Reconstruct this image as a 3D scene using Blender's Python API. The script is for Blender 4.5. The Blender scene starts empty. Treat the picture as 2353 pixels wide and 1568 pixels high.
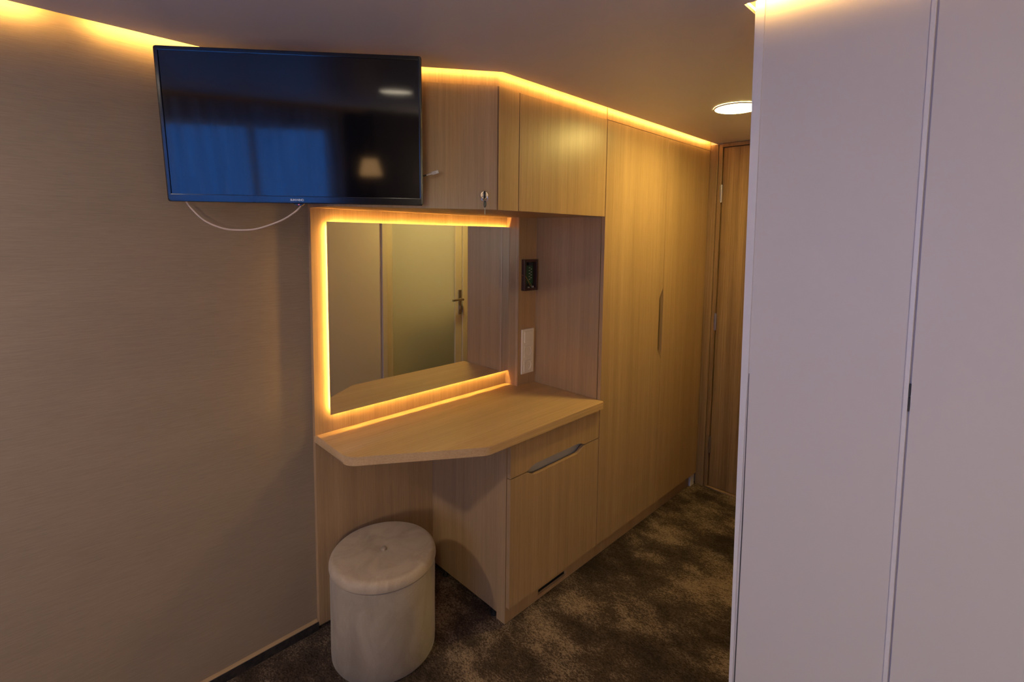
import bpy, bmesh, math, random
from mathutils import Vector, Matrix

SC = bpy.context.scene
COL = SC.collection
W, H = 2353.0, 1568.0

# ------------------------------------------------------------------ camera
F, CX, CY = 1140.70, 1201.67, 640.86
yaw, pitch, roll = 0.79790, 0.085923, 0.013510
fw = Vector((math.sin(yaw)*math.cos(pitch), math.cos(yaw)*math.cos(pitch), -math.sin(pitch)))
rt = Vector((math.cos(yaw), -math.sin(yaw), 0))
up = rt.cross(fw)
rt2 = rt*math.cos(roll) + up*math.sin(roll)
up2 = -rt*math.sin(roll) + up*math.cos(roll)
cd = bpy.data.cameras.new('camera')
cam = bpy.data.objects.new('camera', cd)
COL.objects.link(cam)
m = Matrix((rt2, up2, -fw)).transposed().to_4x4()
m.translation = Vector((-0.72118, -1.73487, 1.47256))
cam.matrix_world = m
cd.sensor_width = 36.0
cd.lens = F*36.0/W
cd.shift_x = (W/2-CX)/W
cd.shift_y = (CY-H/2)/W
cd.clip_start = 0.02
SC.camera = cam

# ------------------------------------------------------------------ light levels
SC.view_settings.view_transform = 'Standard'
SC.view_settings.look = 'None'
SC.view_settings.exposure = 0.0
SC.view_settings.gamma = 1.0
SC.view_settings.use_curve_mapping = False
SKY = (0.125, 0.58, 2.08)       # dusk daylight outside the window
SKY_K = 2.35
LED = (1.0, 0.55, 0.12)      # amber strips in the coves
LED_K = 170.0
MIR_K = 215.0
DOWN = (1.0, 0.75, 0.21)      # ceiling downlights
DOWN_K = 135.0
DOWNB_K = 14.0
DOWNC_K = 240.0
FILL_K = 43.0
ROOM = (1.0, 0.85, 0.62)     # lights over the bed side
FILL_COL = (1.0, 0.85, 0.62)
BATH = (0.95, 0.93, 0.70)
BATH_K = 230.0
LAMP_K = 5.0

wd = bpy.data.worlds.new('world'); SC.world = wd; wd.use_nodes = True
bg = wd.node_tree.nodes['Background']
bg.inputs[0].default_value = (*SKY, 1); bg.inputs[1].default_value = SKY_K
# portal in the window opening, so that daylight is sampled through it
WX = -2.3
WY0, WY1, WZ0, WZ1 = -1.80, -0.60, 0.70, 1.86
ld = bpy.data.lights.new('window_portal', 'AREA'); ld.shape = 'RECTANGLE'
ld.size = WY1-WY0; ld.size_y = WZ1-WZ0; ld.cycles.is_portal = True
lo = bpy.data.objects.new('window_portal', ld); COL.objects.link(lo)
lo.matrix_world = Matrix(((0,0,-1,WX-0.10),(1,0,0,(WY0+WY1)/2),(0,1,0,(WZ0+WZ1)/2),(0,0,0,1)))
SC.cycles.max_bounces = 10
SC.cycles.diffuse_bounces = 6
SC.cycles.transparent_max_bounces = 12
SC.cycles.use_denoising = True
SC.cycles.caustics_reflective = False
SC.cycles.sample_clamp_indirect = 6.0

# ------------------------------------------------------------------ materials
def newmat(name):
    mt = bpy.data.materials.new(name); mt.use_nodes = True
    nt = mt.node_tree; b = nt.nodes['Principled BSDF']
    return mt, nt, b
def N(nt, t, **kw):
    n = nt.nodes.new(t)
    for k, v in kw.items():
        if k in n.inputs: n.inputs[k].default_value = v
        else: setattr(n, k, v)
    return n
def coords(nt, scale, rot=(0,0,0)):
    tc = N(nt, 'ShaderNodeTexCoord'); mp = N(nt, 'ShaderNodeMapping')
    mp.inputs['Scale'].default_value = scale; mp.inputs['Rotation'].default_value = rot
    nt.links.new(tc.outputs['Object'], mp.inputs['Vector']); return mp.outputs[0]
def ramp(nt, fac, stops):
    r = N(nt, 'ShaderNodeValToRGB'); nt.links.new(fac, r.inputs[0])
    e = r.color_ramp.elements
    e[0].position, e[0].color = stops[0][0], (*stops[0][1], 1)
    e[1].position, e[1].color = stops[1][0], (*stops[1][1], 1)
    for p, c in stops[2:]:
        x = e.new(p); x.color = (*c, 1)
    return r.outputs[0]
def mul(nt, a, b, fac=1.0, mode='MULTIPLY'):
    x = N(nt, 'ShaderNodeMix', data_type='RGBA', blend_type=mode)
    x.inputs[0].default_value = fac
    nt.links.new(a, x.inputs[6]); nt.links.new(b, x.inputs[7]); return x.outputs[2]
def bump(nt, b, fac, strength, dist):
    u = N(nt, 'ShaderNodeBump'); u.inputs['Strength'].default_value = strength
    u.inputs['Distance'].default_value = dist
    nt.links.new(fac, u.inputs['Height']); nt.links.new(u.outputs[0], b.inputs['Normal'])

def plain(name, col, rough=0.5, metal=0.0, var=0.012, **kw):
    mt, nt, b = newmat(name)
    v = coords(nt, (60,60,60)); n = N(nt, 'ShaderNodeTexNoise', Scale=1.0, Detail=2.0)
    nt.links.new(v, n.inputs['Vector'])
    c = ramp(nt, n.outputs[0], [(0.3, tuple(x*(1-var) for x in col)), (0.7, tuple(min(1,x*(1+var)) for x in col))])
    nt.links.new(c, b.inputs['Base Color'])
    b.inputs['Roughness'].default_value = rough; b.inputs['Metallic'].default_value = metal
    for k, x in kw.items(): b.inputs[k.replace('_', ' ')].default_value = x
    return mt

def wood(name, dark, light, axis='Z', rough=0.36, contrast=1.0, freq=1.0, spec=0.5):
    mt, nt, b = newmat(name)
    def sc(a, l):
        s = [a*freq]*3; s['XYZ'.index(axis)] = l*freq; return tuple(s)
    # broad bands, with a slow waviness of the grain
    n1 = N(nt, 'ShaderNodeTexNoise', Scale=1.0, Detail=3.0, Roughness=0.55, Distortion=0.15)
    nt.links.new(coords(nt, sc(24, 0.35)), n1.inputs['Vector'])
    c1 = ramp(nt, n1.outputs[0], [(0.25, dark), (0.80, light)])
    # fine streaks
    n2 = N(nt, 'ShaderNodeTexNoise', Scale=1.0, Detail=4.0, Roughness=0.7, Distortion=0.2)
    nt.links.new(coords(nt, sc(210, 2.2)), n2.inputs['Vector'])
    k = 0.17*contrast
    c2 = ramp(nt, n2.outputs[0], [(0.32, (1-k,1-k*1.15,1-k*1.3)), (0.62, (1,1,1))])
    # pores
    n3 = N(nt, 'ShaderNodeTexNoise', Scale=1.0, Detail=2.0, Roughness=0.6)
    nt.links.new(coords(nt, sc(700, 14)), n3.inputs['Vector'])
    k3 = 0.10*contrast
    c3 = ramp(nt, n3.outputs[0], [(0.36, (1-k3,)*3), (0.55, (1,1,1))])
    c = mul(nt, mul(nt, c1, c2), c3)
    nt.links.new(c, b.inputs['Base Color'])
    b.inputs['Roughness'].default_value = rough
    b.inputs['Specular IOR Level'].default_value = spec
    bump(nt, b, n2.outputs[0], 0.10, 0.0006)
    return mt

M = {}
M['wood'] = wood('oak_laminate', (0.40,0.255,0.135), (0.51,0.335,0.185))
M['wood_x'] = wood('oak_laminate_worktop', (0.56,0.36,0.18), (0.68,0.455,0.24), axis='X')
M['edge'] = wood('chipboard_edge', (0.42,0.27,0.16), (0.70,0.50,0.32), contrast=2.2, freq=1.3)
M['door_wood'] = wood('dark_oak', (0.20,0.11,0.045), (0.44,0.28,0.13), contrast=1.9, freq=0.8, rough=0.45)
M['frame_wood'] = wood('dark_oak_frame', (0.26,0.155,0.075), (0.44,0.29,0.15), contrast=1.8, freq=0.9)
M['white'] = plain('white_laminate', (0.68,0.63,0.63), 0.48, var=0.003)
M['white_profile'] = plain('white_profile', (0.76,0.73,0.76), 0.35)
M['white_frame'] = plain('white_lacquer', (0.66,0.60,0.52), 0.4)
M['plastic'] = plain('ivory_plastic', (0.80,0.72,0.60), 0.32)
M['grey_metal'] = plain('grey_metal', (0.48,0.45,0.42), 0.35, 1.0)
M['chrome'] = plain('chrome', (0.78,0.76,0.74), 0.12, 1.0)
M['steel'] = plain('brushed_steel', (0.42,0.40,0.37), 0.32, 1.0)
M['black'] = plain('black_plastic', (0.012,0.012,0.013), 0.35)
M['gloss_black'] = plain('gloss_black', (0.006,0.006,0.008), 0.14)
M['brown_plastic'] = plain('dark_brown_plastic', (0.045,0.018,0.014), 0.4)
M['pcb'] = plain('green_board', (0.012,0.055,0.028), 0.4)
M['solder'] = plain('solder', (0.6,0.58,0.55), 0.3, 0.8)
M['copper_wire'] = plain('wire_orange', (0.45,0.20,0.05), 0.4)
M['green_wire'] = plain('wire_green', (0.15,0.35,0.08), 0.4)
M['grey_inner'] = plain('pale_grey_board', (0.40,0.38,0.38), 0.6)
M['cable'] = plain('beige_cable', (0.62,0.47,0.37), 0.35)
M['lettering'] = plain('silver_lettering', (0.75,0.75,0.78), 0.4)
M['tan'] = plain('tan_bounce', (0.50,0.36,0.14), 0.5)  # tan put on the unseen bathroom wall to yellow its bounced light
M['recess'] = plain('slot_shade_brown', (0.035,0.018,0.009), 0.8)  # near-black brown for the painted shade behind the wardrobe slot
M['dark_steel'] = plain('dark_steel', (0.22,0.20,0.18), 0.4, 1.0)
M['cap'] = plain('tan_cap', (0.40,0.27,0.15), 0.5)
M['carpet_dark'] = plain('dark_carpet_skirting', (0.022,0.016,0.013), 0.95, var=0.5)
M['dark_gap'] = plain('dark_gap_grey', (0.05,0.045,0.045), 0.6)  # dark grey paints the shade in the gap at the corner edging
M['drape'] = plain('brown_drape', (0.035,0.022,0.018), 0.9)
M['dark'] = plain('black_rubber', (0.006,0.005,0.005), 0.7)

# tv screen
mt, nt, b = newmat('tv_screen'); b.inputs['Base Color'].default_value = (0.004,0.004,0.006,1)
v = coords(nt, (900,900,900)); n = N(nt, 'ShaderNodeTexNoise', Scale=1.0); nt.links.new(v, n.inputs['Vector'])
r = N(nt, 'ShaderNodeMapRange'); r.inputs[3].default_value = 0.055; r.inputs[4].default_value = 0.075
nt.links.new(n.outputs[0], r.inputs[0]); nt.links.new(r.outputs[0], b.inputs['Roughness'])
b.inputs['Specular IOR Level'].default_value = 0.5
M['screen'] = mt

# mirror
mt, nt, b = newmat('mirror_glass'); b.inputs['Base Color'].default_value = (0.86,0.85,0.88,1)
b.inputs['Metallic'].default_value = 1; b.inputs['Roughness'].default_value = 0.005
M['mirror'] = mt

def emit(name, col, k, disc=False):
    mt = bpy.data.materials.new(name); mt.use_nodes = True; nt = mt.node_tree
    nt.nodes.remove(nt.nodes['Principled BSDF'])
    e = N(nt, 'ShaderNodeEmission'); e.inputs[0].default_value = (*col, 1); e.inputs[1].default_value = k
    nt.links.new(e.outputs[0], nt.nodes['Material Output'].inputs[0]); return mt
M['led'] = emit('led_amber', LED, LED_K)
M['led_mirror'] = emit('led_amber_mirror', LED, MIR_K)
M['down'] = emit('downlight_diffuser', DOWN, DOWN_K)
M['down_b'] = emit('downlight_diffuser_bed_side', ROOM, DOWNB_K)
M['down_c'] = emit('downlight_diffuser_window', ROOM, DOWNC_K)
M['led_cab'] = emit('led_amber_cabinets', LED, LED_K*0.42)
M['led_par'] = emit('led_amber_partition', LED, LED_K*0.6)
M['led_far'] = emit('led_amber_far', LED, LED_K*0.08)
M['fill_shade'] = emit('fill_lamp_shade', FILL_COL, FILL_K)
M['bath'] = emit('bathroom_diffuser', BATH, BATH_K)
M['shade'] = emit('lamp_shade_lit', (1.0,0.55,0.22), LAMP_K)
M['red_led'] = emit('standby_led', (1.0,0.15,0.2), 1.2)

# frosted glass: light scatters through it
mt, nt, b = newmat('frosted_glass')
b.inputs['Base Color'].default_value = (0.42,0.41,0.26,1); b.inputs['Roughness'].default_value = 0.25
tr = N(nt, 'ShaderNodeBsdfTranslucent'); tr.inputs[0].default_value = (0.66,0.59,0.42,1)
mx = N(nt, 'ShaderNodeMixShader'); mx.inputs[0].default_value = 0.75
nt.links.new(b.outputs[0], mx.inputs[1]); nt.links.new(tr.outputs[0], mx.inputs[2])
nt.links.new(mx.outputs[0], nt.nodes['Material Output'].inputs[0]); M['frosted'] = mt
# window pane: thin clear glass
mt, nt, b = newmat('window_pane')
t_ = N(nt, 'ShaderNodeBsdfTransparent'); g_ = N(nt, 'ShaderNodeBsdfGlossy'); g_.inputs['Roughness'].default_value = 0.02
mx = N(nt, 'ShaderNodeMixShader'); mx.inputs[0].default_value = 0.06
nt.links.new(t_.outputs[0], mx.inputs[1]); nt.links.new(g_.outputs[0], mx.inputs[2])
nt.links.new(mx.outputs[0], nt.nodes['Material Output'].inputs[0]); M['pane'] = mt
# clear plastic
mt, nt, b = newmat('clear_plastic'); b.inputs['Base Color'].default_value = (0.75,0.68,0.58,1)
b.inputs['Roughness'].default_value = 0.15; b.inputs['Transmission Weight'].default_value = 0.45; M['clear'] = mt
# sheer curtain
mt, nt, b = newmat('sheer_cloth')
n = N(nt, 'ShaderNodeTexNoise', Scale=1.0, Detail=2.0)
nt.links.new(coords(nt, (40, 9, 1.2)), n.inputs['Vector'])
t_ = N(nt, 'ShaderNodeBsdfTransparent'); l_ = N(nt, 'ShaderNodeBsdfTranslucent')
l_.inputs[0].default_value = (0.75,0.78,0.82,1)
mr = N(nt, 'ShaderNodeMapRange'); mr.inputs[1].default_value = 0.35; mr.inputs[2].default_value = 0.65
mr.inputs[3].default_value = 0.15; mr.inputs[4].default_value = 0.65
nt.links.new(n.outputs[0], mr.inputs[0])
mx = N(nt, 'ShaderNodeMixShader'); nt.links.new(mr.outputs[0], mx.inputs[0])
nt.links.new(t_.outputs[0], mx.inputs[1]); nt.links.new(l_.outputs[0], mx.inputs[2])
nt.links.new(mx.outputs[0], nt.nodes['Material Output'].inputs[0]); M['sheer'] = mt

# textured wallpaper: fine horizontal brushed strokes
mt, nt, b = newmat('brushed_wallpaper')
n1 = N(nt, 'ShaderNodeTexNoise', Scale=1.0, Detail=5.0, Roughness=0.65, Distortion=0.6)
nt.links.new(coords(nt, (22, 22, 420)), n1.inputs['Vector'])
n2 = N(nt, 'ShaderNodeTexNoise', Scale=1.0, Detail=2.0); nt.links.new(coords(nt, (3,3,9)), n2.inputs['Vector'])
c1 = ramp(nt, n1.outputs[0], [(0.25, (0.255,0.188,0.132)), (0.75, (0.335,0.252,0.178))])
c2 = ramp(nt, n2.outputs[0], [(0.3, (0.93,0.93,0.93)), (0.7, (1,1,1))])
nt.links.new(mul(nt, c1, c2), b.inputs['Base Color']); b.inputs['Roughness'].default_value = 0.6
bump(nt, b, n1.outputs[0], 0.35, 0.0006); M['wallpaper'] = mt

# ceiling
mt, nt, b = newmat('ceiling_panel')
n1 = N(nt, 'ShaderNodeTexNoise', Scale=1.0, Detail=3.0, Roughness=0.5); nt.links.new(coords(nt, (2.5,2.5,2.5)), n1.inputs['Vector'])
nt.links.new(ramp(nt, n1.outputs[0], [(0.3, (0.66,0.61,0.62)), (0.7, (0.70,0.65,0.66))]), b.inputs['Base Color'])
b.inputs['Roughness'].default_value = 0.38
bump(nt, b, n1.outputs[0], 0.25, 0.006); M['ceiling'] = mt

# carpet
mt, nt, b = newmat('mottled_carpet')
n1 = N(nt, 'ShaderNodeTexNoise', Scale=1.0, Detail=6.0, Roughness=0.62)
nt.links.new(coords(nt, (6.0,4.0,5)), n1.inputs['Vector'])
n2 = N(nt, 'ShaderNodeTexNoise', Scale=1.0, Detail=3.0, Roughness=0.75)
nt.links.new(coords(nt, (230,120,230)), n2.inputs['Vector'])
ma = N(nt, 'ShaderNodeMath', operation='MULTIPLY_ADD'); nt.links.new(n2.outputs[0], ma.inputs[0]); ma.inputs[1].default_value = 0.55; ma.inputs[2].default_value = -0.275
ad = N(nt, 'ShaderNodeMath', operation='ADD'); nt.links.new(n1.outputs[0], ad.inputs[0]); nt.links.new(ma.outputs[0], ad.inputs[1])
c1 = ramp(nt, ad.outputs[0], [(0.34, (0.034,0.024,0.019)), (0.50, (0.080,0.056,0.042)), (0.66, (0.26,0.19,0.135))])
c2 = ramp(nt, n2.outputs[0], [(0.30, (0.55,0.53,0.50)), (0.55, (1,1,1))])
nt.links.new(mul(nt, c1, c2), b.inputs['Base Color']); b.inputs['Roughness'].default_value = 0.95
b.inputs['Specular IOR Level'].default_value = 0.1
bump(nt, b, n2.outputs[0], 0.6, 0.004); M['carpet'] = mt

# suede
def suede(name, a, c, st):
    mt, nt, b = newmat(name)
    n1 = N(nt, 'ShaderNodeTexNoise', Scale=1.0, Detail=4.0, Roughness=0.6, Distortion=0.8)
    nt.links.new(coords(nt, (9,9,5)), n1.inputs['Vector'])
    c1 = ramp(nt, n1.outputs[0], [(0.33, a), (0.62, c)])
    n2 = N(nt, 'ShaderNodeTexNoise', Scale=1.0, Detail=2.0); nt.links.new(coords(nt, (420,420,420)), n2.inputs['Vector'])
    c2 = ramp(nt, n2.outputs[0], [(0.3, (0.90,0.90,0.90)), (0.6, (1,1,1))])
    nt.links.new(mul(nt, c1, c2), b.inputs['Base Color'])
    b.inputs['Roughness'].default_value = 0.85; b.inputs['Sheen Weight'].default_value = 0.25
    b.inputs['Sheen Roughness'].default_value = 0.4
    bump(nt, b, n2.outputs[0], 0.12, 0.001); return mt
M['suede'] = suede('beige_suede_shaded', (0.28,0.22,0.16), (0.38,0.305,0.225), 0)  # lid cloth made darker, painting in the shade on the pouf side
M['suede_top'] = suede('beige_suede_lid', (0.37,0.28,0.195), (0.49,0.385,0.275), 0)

# ------------------------------------------------------------------ mesh helpers
def add_box(bm, x0, x1, y0, y1, z0, z1, bev=0.0, seg=2):
    vs = [bm.verts.new(p) for p in ((x0,y0,z0),(x1,y0,z0),(x1,y1,z0),(x0,y1,z0),(x0,y0,z1),(x1,y0,z1),(x1,y1,z1),(x0,y1,z1))]
    fs = [bm.faces.new([vs[i] for i in f]) for f in ((0,3,2,1),(4,5,6,7),(0,1,5,4),(1,2,6,5),(2,3,7,6),(3,0,4,7))]
    if bev > 0:
        es = {e for f in fs for e in f.edges}
        bmesh.ops.bevel(bm, geom=list(es), offset=bev, segments=seg, profile=0.5, affect='EDGES', clamp_overlap=True)
def box(x0, x1, y0, y1, z0, z1, bev=0.0, seg=2):
    bm = bmesh.new(); add_box(bm, x0, x1, y0, y1, z0, z1, bev, seg); return bm
def add_prism(bm, pts, fn, h0, h1, bev=0.0, seg=2):
    """pts: outline (a,b); fn(a,b,h) -> xyz; closed prism between h0 and h1"""
    lo = [bm.verts.new(fn(a, b, h0)) for a, b in pts]; hi = [bm.verts.new(fn(a, b, h1)) for a, b in pts]
    n = len(pts); f0 = bm.faces.new(lo[::-1]); f1 = bm.faces.new(hi)
    for i in range(n): bm.faces.new((lo[i], lo[(i+1)%n], hi[(i+1)%n], hi[i]))
    if bev > 0:
        es = list(set(f0.edges) | set(f1.edges))
        bmesh.ops.bevel(bm, geom=es, offset=bev, segments=seg, profile=0.5, affect='EDGES', clamp_overlap=True)
    bmesh.ops.recalc_face_normals(bm, faces=bm.faces[:])
def prism_xy(pts, z0, z1, bev=0.0, seg=2):
    bm = bmesh.new(); add_prism(bm, pts, lambda a,b,h: (a,b,h), z0, z1, bev, seg); return bm
def prism_xz(pts, y0, y1, bev=0.0, seg=2):
    bm = bmesh.new(); add_prism(bm, pts, lambda a,b,h: (a,h,b), y0, y1, bev, seg); return bm
def add_lathe(bm, prof, cx=0, cy=0, n=64, caps=True):
    rings = []
    for r, z in prof:
        rings.append([bm.verts.new((cx+r*math.cos(2*math.pi*i/n), cy+r*math.sin(2*math.pi*i/n), z)) for i in range(n)])
    for a, b in zip(rings, rings[1:]):
        for i in range(n): bm.faces.new((a[i], a[(i+1)%n], b[(i+1)%n], b[i]))
    if caps: bm.faces.new(rings[0][::-1]); bm.faces.new(rings[-1])
    bmesh.ops.recalc_face_normals(bm, faces=bm.faces[:])
def add_tube(bm, pts, r, n=12):
    pts = [Vector(p) for p in pts]; rings = []
    for i, p in enumerate(pts):
        d = (pts[min(i+1, len(pts)-1)]-pts[max(i-1, 0)]).normalized()
        a = d.cross(Vector((0,0,1)));
        if a.length < 1e-3: a = d.cross(Vector((1,0,0)))
        a.normalize(); b = d.cross(a)
        rr = r[i] if isinstance(r, (list, tuple)) else r
        rings.append([bm.verts.new(p+a*rr*math.cos(2*math.pi*k/n)+b*rr*math.sin(2*math.pi*k/n)) for k in range(n)])
    for a, b in zip(rings, rings[1:]):
        for k in range(n): bm.faces.new((a[k], a[(k+1)%n], b[(k+1)%n], b[k]))
    bm.faces.new(rings[0][::-1]); bm.faces.new(rings[-1])
    bmesh.ops.recalc_face_normals(bm, faces=bm.faces[:])
def smooth_path(pts, k=6):
    pts = [Vector(p) for p in pts]; out = []
    P = [pts[0]]+pts+[pts[-1]]
    for i in range(1, len(P)-2):
        for j in range(k):
            t = j/k; a, b, c, d = P[i-1], P[i], P[i+1], P[i+2]
            out.append(0.5*((2*b)+(-a+c)*t+(2*a-5*b+4*c-d)*t*t+(-a+3*b-3*c+d)*t**3))
    out.append(pts[-1]); return out
def round_poly(pts, radii, n=8):
    out = []; L = len(pts)
    for i in range(L):
        p = Vector(pts[i]).to_2d() if len(pts[i]) > 2 else Vector(pts[i]); r = radii[i]
        if r <= 0: out.append(tuple(p)); continue
        a = (Vector(pts[i-1])-p).normalized(); b = (Vector(pts[(i+1)%L])-p).normalized()
        ang = a.angle(b); t = r/math.tan(ang/2)
        p0, p1 = p+a*t, p+b*t; c = p+(a+b).normalized()*(r/math.sin(ang/2))
        a0 = math.atan2(*(p0-c).yx); a1 = math.atan2(*(p1-c).yx)
        d = (a1-a0+math.pi) % (2*math.pi)-math.pi
        for k in range(n+1):
            q = a0+d*k/n; out.append((c.x+r*math.cos(q), c.y+r*math.sin(q)))
    return out

def obj(name, bm, mat, parent=None, label=None, local=False, smooth=False):
    """link bm (world coordinates unless local) as ONE mesh object"""
    me = bpy.data.meshes.new(name)
    mats = mat if isinstance(mat, (list, tuple)) else [mat]
    if parent is None and not local:
        xs = [v.co for v in bm.verts]
        org = Vector(((min(v.x for v in xs)+max(v.x for v in xs))/2, (min(v.y for v in xs)+max(v.y for v in xs))/2, min(v.z for v in xs)))
    elif local: org = Vector((0,0,0))
    else:
        org = Vector((0,0,0)); q = parent
        while q: org += q.location; q = q.parent
    if not local: bmesh.ops.translate(bm, verts=bm.verts[:], vec=-org)
    bm.to_mesh(me); bm.free()
    for x in mats: me.materials.append(M[x] if isinstance(x, str) else x)
    o = bpy.data.objects.new(name, me); COL.objects.link(o)
    if parent is None and not local: o.location = org
    if parent: o.parent = parent
    if label: o['label'] = label
    if smooth:
        for p in me.polygons: p.use_smooth = True
        try: me.set_sharp_from_angle(angle=math.radians(40))
        except Exception: pass
    return o
def thing(name, label, cat, loc, group=None):
    o = bpy.data.objects.new(name, None); o.empty_display_size = 0.05; COL.objects.link(o)
    o.location = loc; o['label'] = label; o['category'] = cat
    if group: o['group'] = group
    return o
def tag(o, label, cat, group=None):
    o['label'] = label; o['category'] = cat
    if group: o['group'] = group
    return o
def struct(name, bm, mat, label=None, **kw):
    o = obj(name, bm, mat, **kw); o['kind'] = 'structure'
    if label: o['label'] = label
    return o

# ------------------------------------------------------------------ main dimensions (metres)
WALL_Y = 0.02                    # papered wall
XC, XN, XM, XE = 0.941, 1.062, 1.588, 2.074   # socket column, wardrobe left side, door seam, wardrobe right side
DF = 0.484                       # front plane of the doors (Y = -DF)
TD = 0.018                       # board thickness
XK, XS = 0.434, 0.534            # corner of the overhead cabinet, seam to the next one
ZU, ZD = 1.560, 1.969            # overhead cabinets: bottom, top of doors
ZC = 2.005                       # ceiling
XEND = 2.10                      # end wall
YB = -1.300                      # white partition, face to the vanity
XB = 0.500                       # white partition, face to the bed side
ZT = 0.750                       # worktop
GW, GC = 0.042, 0.030            # cove gaps
YF = -3.9                        # front wall
dg = Vector((0.801, -0.5987)); dn = Vector((-0.5987, -0.801))     # diagonal front, its outward normal
def diag_y(x, off=0.0):          # Y of the diagonal front at x, moved outward by off
    return -0.336 - (x-0.236)*0.7475 - off/0.801

# ------------------------------------------------------------------ room shell
struct('floor', box(WX-0.12, XEND+0.12, YF-0.12, 0.16, -0.08, 0.0), 'carpet', 'mottled brown carpet floor')
struct('wall_back', box(WX-0.12, XEND+0.12, WALL_Y, WALL_Y+0.12, 0.0, 2.10), 'wallpaper', 'taupe wall with fine brushed horizontal texture')
struct('wall_front', box(WX-0.12, XEND+0.12, YF-0.12, YF, 0.0, 2.10), 'wallpaper')
# end wall with the opening of the dark oak door
bm = bmesh.new()
add_box(bm, XEND, XEND+0.10, YF, -1.31, 0, 2.10)
add_box(bm, XEND, XEND+0.10, -0.52, WALL_Y, 0, 2.10)
add_box(bm, XEND, XEND+0.10, -1.31, -0.52, 2.0, 2.10)
add_box(bm, XEND+0.07, XEND+0.10, -1.31, -0.52, 0, 2.0)
struct('wall_right', bm, 'white')
# window wall
bm = bmesh.new()
add_box(bm, WX-0.12, WX, WY1, WALL_Y, 0, 2.10); add_box(bm, WX-0.12, WX, YF, WY0, 0, 2.10)
add_box(bm, WX-0.12, WX, WY0, WY1, 0, WZ0); add_box(bm, WX-0.12, WX, WY0, WY1, WZ1, 2.10)
struct('wall_left', bm, 'wallpaper')
bm = bmesh.new()
for a, b, c, d in ((WY0, WY1, WZ0, WZ0+0.04), (WY0, WY1, WZ1-0.04, WZ1), (WY0, WY0+0.04, WZ0+0.04, WZ1-0.04), (WY1-0.04, WY1, WZ0+0.04, WZ1-0.04), ((WY0+WY1)/2-0.02, (WY0+WY1)/2+0.02, WZ0+0.04, WZ1-0.04)):
    add_box(bm, WX-0.08, WX-0.03, a, b, c, d, 0.003)
w = struct('window_1', bm, 'white_profile')
g = obj('pane', box(WX-0.058, WX-0.054, WY0+0.04, WY1-0.04, WZ0+0.04, WZ1-0.04), 'pane', label='clear window glass')
g.location -= w.location; g.parent = w

# ceiling: panel set back from walls and cabinets by the cove gap, closing slab above it
corner = (-GC, diag_y(-GC, GC))
kx = XK-0.0075
outl = [(WX+0.04, WALL_Y-GW), (-GC, WALL_Y-GW), corner, (XK-0.010, -DF-GC), (XEND, -DF-GC), (XEND, YB+0.035), (XB-0.030, YB+0.035), (XB-0.030, YF+0.03), (WX+0.04, YF+0.03)]
bm = bmesh.new()
add_prism(bm, outl, lambda a,b,h: (a,b,h), ZC, ZC+0.008)
add_box(bm, WX-0.12, XEND+0.12, YF-0.12, WALL_Y+0.12, 2.10, 2.16)
struct('ceiling', bm, 'ceiling', 'smooth pale ceiling panel')

# white partition of the bathroom
bm = bmesh.new()
DX0, DX1, DZ = 1.030, 1.672, 1.965      # frosted door leaf
add_prism(bm, [(-1.6170, 0.0), (YB, 0.0), (YB, 2.10), (-1.6030, 2.10)], lambda a,b,h: (h,a,b), XB, XB+0.03)
add_box(bm, XB+0.005, XB+0.03, -3.9, -1.580, 0, 2.10)
add_box(bm, XB+0.03, DX0-0.036, YB-0.03, YB, 0, 2.10)
add_box(bm, DX1+0.047, XEND, YB-0.03, YB, 0, 2.10)
add_box(bm, DX0-0.036, DX1+0.047, YB-0.03, YB, 2.0, 2.10)
struct('wall_partition', bm, 'white', 'white laminate partition panel with frosted door around its corner')
bm = bmesh.new()
add_prism(bm, [(-1.6245, 0.0), (-3.9, 0.0), (-3.9, 2.10), (-1.6105, 2.10)], lambda a,b,h: (h,a,b), XB-0.001, XB+0.005)
wp = struct('wall_partition_near', bm, 'white', 'nearer flat white panel at the right edge')
# joint profile between the two panels: proud lip + shadow groove
bm = bmesh.new()
add_prism(bm, [(-1.6130, 0.0), (-1.6210, 0.0), (-1.6070, 2.06), (-1.5990, 2.06)], lambda a,b,h: (h,a,b), XB-0.0035, XB+0.01, 0.001)
t = struct('trim_1', bm, 'white_profile', 'thin bluish white joint strip between the two white panels')
for z0, z1 in ((1.137, 1.165), (1.167, 1.192)):
    yy = -1.6215+0.0068*z0
    bm = box(XB-0.0030, XB+0.004, yy-0.0022, yy-0.0004, z0, z1)
    o = obj('latch_slot', bm, 'dark_gap', label='small dark latch slot in the joint'); o.location -= t.location; o.parent = t
# corner edging, a little bowed off the panel low down
bm = bmesh.new()
prof = []
nseg = 60
L = [];R = []
for i in range(nseg+1):
    z = 2.06*i/nseg
    base = -1.3165+0.0105*min(1,max(0,(z-0.3)/1.7))
    peel = 0.0022*max(0.0, math.sin(math.pi*min(1, max(0, (1.16-z)/0.75))))*(1 if z < 1.16 else 0)
    if z < 0.80: peel += 0.0030*min(1, (0.80-z)/0.12)
    inner = base+0.004+peel
    outer = -1.3005+0.0195*min(1,max(0,(z-0.35)/1.65))
    L.append((inner, z)); R.append((outer, z))
add_prism(bm, L+R[::-1], lambda a,b,h: (h,a,b), XB-0.004, XB+0.012)
struct('trim_2', bm, 'white_profile', 'pale edging strip coming loose along the corner of the white panel')
bm = bmesh.new()
add_prism(bm, [(-1.3150, 0.0), (-1.3128, 0.0), (-1.3110, 0.78), (-1.3085, 1.15), (-1.3092, 1.15), (-1.3130, 0.78)], lambda a,b,h: (h,a,b), XB-0.0012, XB+0.001)
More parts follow.
